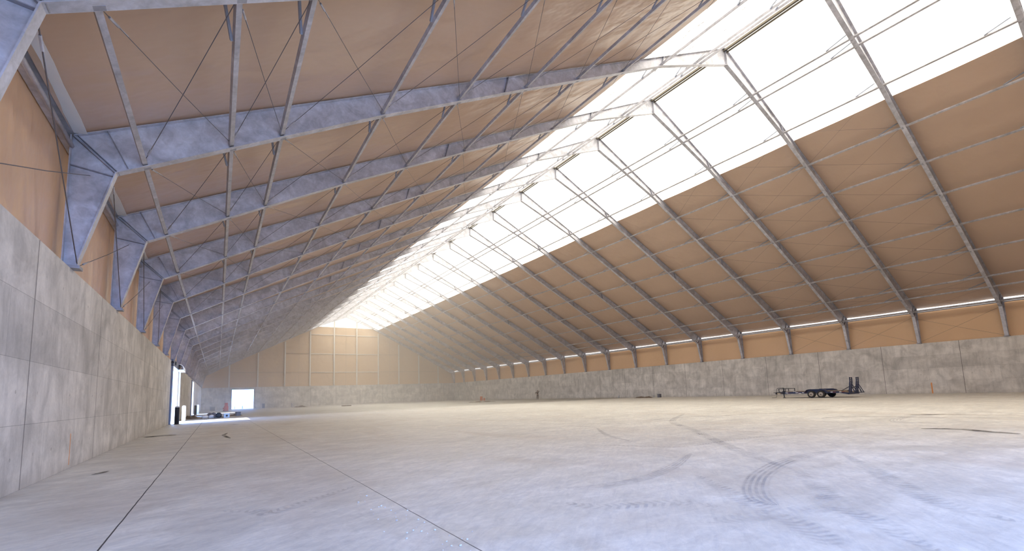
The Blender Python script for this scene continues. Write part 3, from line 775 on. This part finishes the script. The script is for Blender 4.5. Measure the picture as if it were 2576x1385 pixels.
for i, (x, y) in enumerate(((21.2, 94.5), (22.1, 94.2))):
    o = empty('wooden_block', (x, y, 0), .1); m = MB()
    for q in (-.3, 0, .3): m.box(q - .07, q + .07, -.3, .3, 0, .12)
    m.build('blocks', M['wood'], o); m = MB(); m.box(-.4, .4, -.3, .3, .12, .16); m.build('boards', M['soil'], o)
    tag(o, 'small dark pallet flat on the far floor, %s one of two' % ('left' if i == 0 else 'right'), 'pallet', 'small pallets on the far floor')
heap('dirt_mound', 40.6, 72.4, 5.0, .5, .16, 'soil', 'long low dirt strip beside the orange drums near right wall', 'dirt', 15, None, -.2)

# ------------------------------------------------------------ floor marks
def ribbon(name, pts, w, mt, label, cat, group, z=.004):
    P = [Vector((x, y, 0)) for x, y in pts]; C = []
    for i in range(len(P) - 1):
        p0, p1, p2, p3 = P[max(i - 1, 0)], P[i], P[i + 1], P[min(i + 2, len(P) - 1)]
        for q in range(10):
            t = q / 10; C.append(.5 * ((2 * p1) + (p2 - p0) * t + (2 * p0 - 5 * p1 + 4 * p2 - p3) * t * t + (3 * p1 - p0 - 3 * p2 + p3) * t ** 3))
    C.append(P[-1]); me = bpy.data.meshes.new(name); vs = []; us = []; L = 0
    for i, c in enumerate(C):
        d = (C[min(i + 1, len(C) - 1)] - C[max(i - 1, 0)]).normalized(); n = Vector((-d.y, d.x, 0))
        if i: L += (C[i] - C[i - 1]).length
        tw = w * min(1, .25 + i / 10, .25 + (len(C) - 1 - i) / 10)
        for sd in (-.5, .5): vs.append(tuple(c + n * tw * sd + Vector((0, 0, z)))); us.append((L, sd + .5))
    fs = [(2 * i, 2 * i + 1, 2 * i + 3, 2 * i + 2) for i in range(len(C) - 1)]
    me.from_pydata(vs, [], fs); uv = me.uv_layers.new(name='UVMap')
    for lp in me.loops: uv.data[lp.index].uv = us[lp.vertex_index]
    me.materials.append(M[mt]); me.update()
    tag(link(name, me), label, cat, group)
TM = [
 ([(5.9, 3.1), (6.16, 3.46), (6.99, 3.94), (8.05, 4.34), (9.63, 4.66), (11.6, 4.63)], .42, 'mark', 'wide curved sweep in the right foreground'),
 ([(10.9, 4.2), (8.53, 2.69), (7.49, 1.98), (7.0, 1.2)], .40, 'tread', 'straight treaded run at the lower right'),
 ([(8.9, 4.3), (6.64, 2.73), (6.01, 2.11), (5.3, 1.4)], .38, 'tread', 'treaded run left of the lower right one'),
 ([(6.9, 4.9), (5.74, 3.26), (5.2, 2.4), (4.6, 1.9)], .40, 'tread', 'treaded run crossing the wide sweep'),
 ([(8.6, 9.6), (9.07, 8.85), (9.79, 7.49), (11.26, 7.33), (12.91, 7.16), (15.08, 6.53)], .16, 'tread', 'narrow dotted arc in mid floor'),
 ([(12.81, 13.54), (10.84, 10.91), (9.96, 8.94)], .22, 'mark', 'short hooked arc in mid floor'),
 ([(20.2, 5.0), (20.45, 6.1), (22.59, 6.6), (24.68, 6.17), (26.37, 3.94)], .5, 'mark', 'dark loop at far right of the floor'),
 ([(22.0, 16.1), (17.0, 13.1), (14.05, 10.0), (10.29, 6.2), (8.53, 4.14)], .35, 'mark', 'long track running from mid floor to the foreground'),
 ([(4.0, 4.9), (4.25, 4.43), (5.1, 3.96), (5.3, 3.5)], .34, 'tread', 'treaded patch in the centre foreground'),
 ([(2.0, 8.2), (.74, 7.2), (.48, 7.48), (.1, 7.78)], .32, 'tread', 'treaded patch between the two floor joints'),
 ([(20.8, 8.7), (22.3, 8.5), (23.3, 5.05), (24.0, 2.5)], .35, 'mark', 'grey track near the right edge'),
 ([(16.0, 14.5), (19.5, 14.2), (24, 12.2), (30, 11.5)], .35, 'mark', 'faint track below the trailer'),
 ([(9.0, 6.5), (7.0, 5.6), (5.6, 5.3), (4.6, 5.6)], .34, 'mark', 'faint track bending left in the foreground'),
 ([(6.9, 3.0), (6.2, 2.7), (5.2, 3.0), (4.6, 3.2)], .40, 'tread', 'treaded scuff at the lower centre right')]
for pts, w, mt, lb in TM: ribbon('tyre_mark', pts, w, mt, 'tyre mark on concrete, ' + lb, 'tyre mark', 'tyre marks on the floor', .004 + .0006 * TM.index((pts, w, mt, lb)))
ST = [([(-2.35, 14.0), (-2.22, 14.2), (-2.14, 14.5)], .16, 'small dark spill near the left wall'),
      ([(-2.9, 28.0), (-2.3, 28.4), (-1.7, 28.4)], 1.1, 'dark spill beside left wall before the doorway'),
      ([(.45, 27.0), (.28, 25.4), (.5, 23.0)], .2, 'brown streak in mid floor past the left joint'),
      ([(17.84, 4.8), (18.1, 4.1), (17.7, 3.4), (17.3, 2.7)], .35, 'long dark spill near the right edge'),
      ([(.6, 37.0), (1.3, 36.8)], .5, 'dark spill in front of the nearer doorway light'),
      ([(24.2, 7.0), (25.5, 5.4)], .4, 'thin dark streak at the right')]
for i, (pts, w, lb) in enumerate(ST): ribbon('floor_stain', pts, w, 'stain', lb, 'stain', 'dark spills on the floor', .014)

# pebbles scattered along the right-hand joint
pc = 0; rnd = random.Random(4)
def pebble_mesh(seed):
    r_ = random.Random(seed); bm = bmesh.new(); bmesh.ops.create_icosphere(bm, subdivisions=2, radius=1)
    for v in bm.verts: v.co = Vector((v.co.x * 1.2, v.co.y, v.co.z * .6)) * r_.uniform(.8, 1.15)
    me = bpy.data.meshes.new('pebble'); bm.to_mesh(me); bm.free(); me.materials.append(M['pebble']); return me
pms = [pebble_mesh(i) for i in range(3)]
while pc < 46:
    y = rnd.choice((rnd.gauss(4.6, .5), rnd.gauss(6.3, .5))); x = 2.05 + rnd.gauss(0, .16) - .1
    if not 3.7 < y < 8: continue
    o = link('pebble', pms[pc % 3]); r_ = rnd.uniform(.004, .013); o.scale = (r_, r_, r_); o.location = (x, y, r_ * .55); o.rotation_euler = (0, 0, rnd.uniform(0, 6))
    tag(o, 'tiny pale pebble scattered beside the right-hand floor joint', 'pebble', 'pebbles beside the floor joint'); pc += 1

# ------------------------------------------------------------ person
def skin_body(name, verts, edges, radii, mat, parent, root=0, sub=2):
    me = bpy.data.meshes.new(name); me.from_pydata(verts, edges, [])
    o = link(name, me, parent); sk_ = o.modifiers.new('skin', 'SKIN')
    for i, r_ in enumerate(radii):
        d = me.skin_vertices[0].data[i]; d.radius = (r_, r_) if not isinstance(r_, tuple) else r_; d.use_root = (i == root)
    s_ = o.modifiers.new('sub', 'SUBSURF'); s_.levels = sub; s_.render_levels = sub
    me.materials.append(mat); return o
# dark-clad worker, arms raised to the head; faces away towards the wall
P0 = empty('person', (53.5, 72.8, 0), math.radians(-32))
V = [(0, 0, .98), (0, 0, 1.12), (0, 0, 1.30), (0, .01, 1.43), (0, .02, 1.50), (.0, .04, 1.60), (0, .05, 1.68),
     (-.10, 0, .90), (-.13, .02, .50), (-.14, 0, .10), (-.14, .14, .04),
     (.10, 0, .90), (.11, .03, .50), (.10, 0, .10), (.11, .14, .04),
     (-.20, 0, 1.40), (-.42, .04, 1.33), (-.34, .12, 1.15), (-.26, .16, 1.10),
     (.20, .0, 1.42), (.30, .08, 1.62), (.20, .12, 1.74), (.14, .12, 1.76)]
E = [(0, 1), (1, 2), (2, 3), (3, 4), (4, 5), (5, 6), (0, 7), (7, 8), (8, 9), (9, 10), (0, 11), (11, 12), (12, 13), (13, 14),
     (3, 15), (15, 16), (16, 17), (17, 18), (3, 19), (19, 20), (20, 21), (21, 22)]
Rd = [(.15, .11), (.135, .10), (.16, .11), (.11, .09), .055, .095, .075, .10, .07, .05, .04, .10, .07, .05, .04,
      .075, .05, .042, .03, .075, .05, .042, .03]
skin_body('body', V, E, Rd, M['skin'], P0)
V2 = [(0, -.005, .96), (0, -.005, 1.12), (0, -.005, 1.30), (0, .0, 1.44), (-.20, 0, 1.40), (-.42, .04, 1.33), (-.36, .11, 1.18), (.20, 0, 1.42), (.30, .08, 1.62), (.23, .11, 1.71)]
skin_body('jacket', V2, [(0, 1), (1, 2), (2, 3), (3, 4), (4, 5), (5, 6), (3, 7), (7, 8), (8, 9)], [(.18, .14), (.165, .13), (.19, .135), (.12, .11), .095, .07, .06, .095, .07, .06], M['jacket'], P0)
V3 = [(0, 0, 1.0), (-.10, 0, .88), (-.13, .02, .50), (-.14, 0, .12), (.10, 0, .88), (.11, .03, .50), (.10, 0, .12)]
skin_body('trousers', V3, [(0, 1), (1, 2), (2, 3), (0, 4), (4, 5), (5, 6)], [(.175, .13), .125, .09, .075, .125, .09, .075], M['trouser'], P0)
m = MB(); m.lathe((0, .04, 1.60), [(.085, -.02), (.105, .04), (.10, .10), (.06, .155), (.01, .165)], 14); m.build('hair', M['hair'], P0, True)
for sx_ in (-1, 1):
    m = MB(); m.lathe((sx_ * .105, .045, 1.595), [(.005, -.01), (.03, 0), (.005, .012)], 8, 'x'); m.build('ear', M['skin'], P0, True)
    m = MB(); xx = -.14 if sx_ < 0 else .105; m.box(xx - .05, xx + .05, -.08, .20, 0, .09); m.build('boot', M['black'], P0)
m = MB(); m.lathe((0, .13, 1.60), [(.022, 0), (.012, .03), (.004, .035)], 8, 'y'); m.build('nose', M['skin'], P0)
for hx, hy, hz, sgn in ((-.26, .16, 1.10, 1), (.14, .12, 1.76, -1)):
    m = MB(); m.bar((hx, hy, hz), (hx + sgn * .07, hy + .03, hz - .02), .035, .08)
    for i, l in enumerate((.060, .072, .068, .052)):
        b0 = Vector((hx + sgn * .07, hy + .03, hz + .03 - .022 * i)); b1 = b0 + Vector((sgn * l * .6, .01, -.01)); b2 = b1 + Vector((sgn * l * .3, -.015, -.015))
        m.tube(b0, b1, .009, n=6); m.tube(b1, b2, .008, n=6)
    m.tube((hx + sgn * .02, hy, hz + .03), (hx + sgn * .05, hy - .02, hz + .07), .010, n=6); m.build('hand', M['skin'], P0)
tag(P0, 'person in dark work clothes standing by right wall with one elbow raised', 'person')
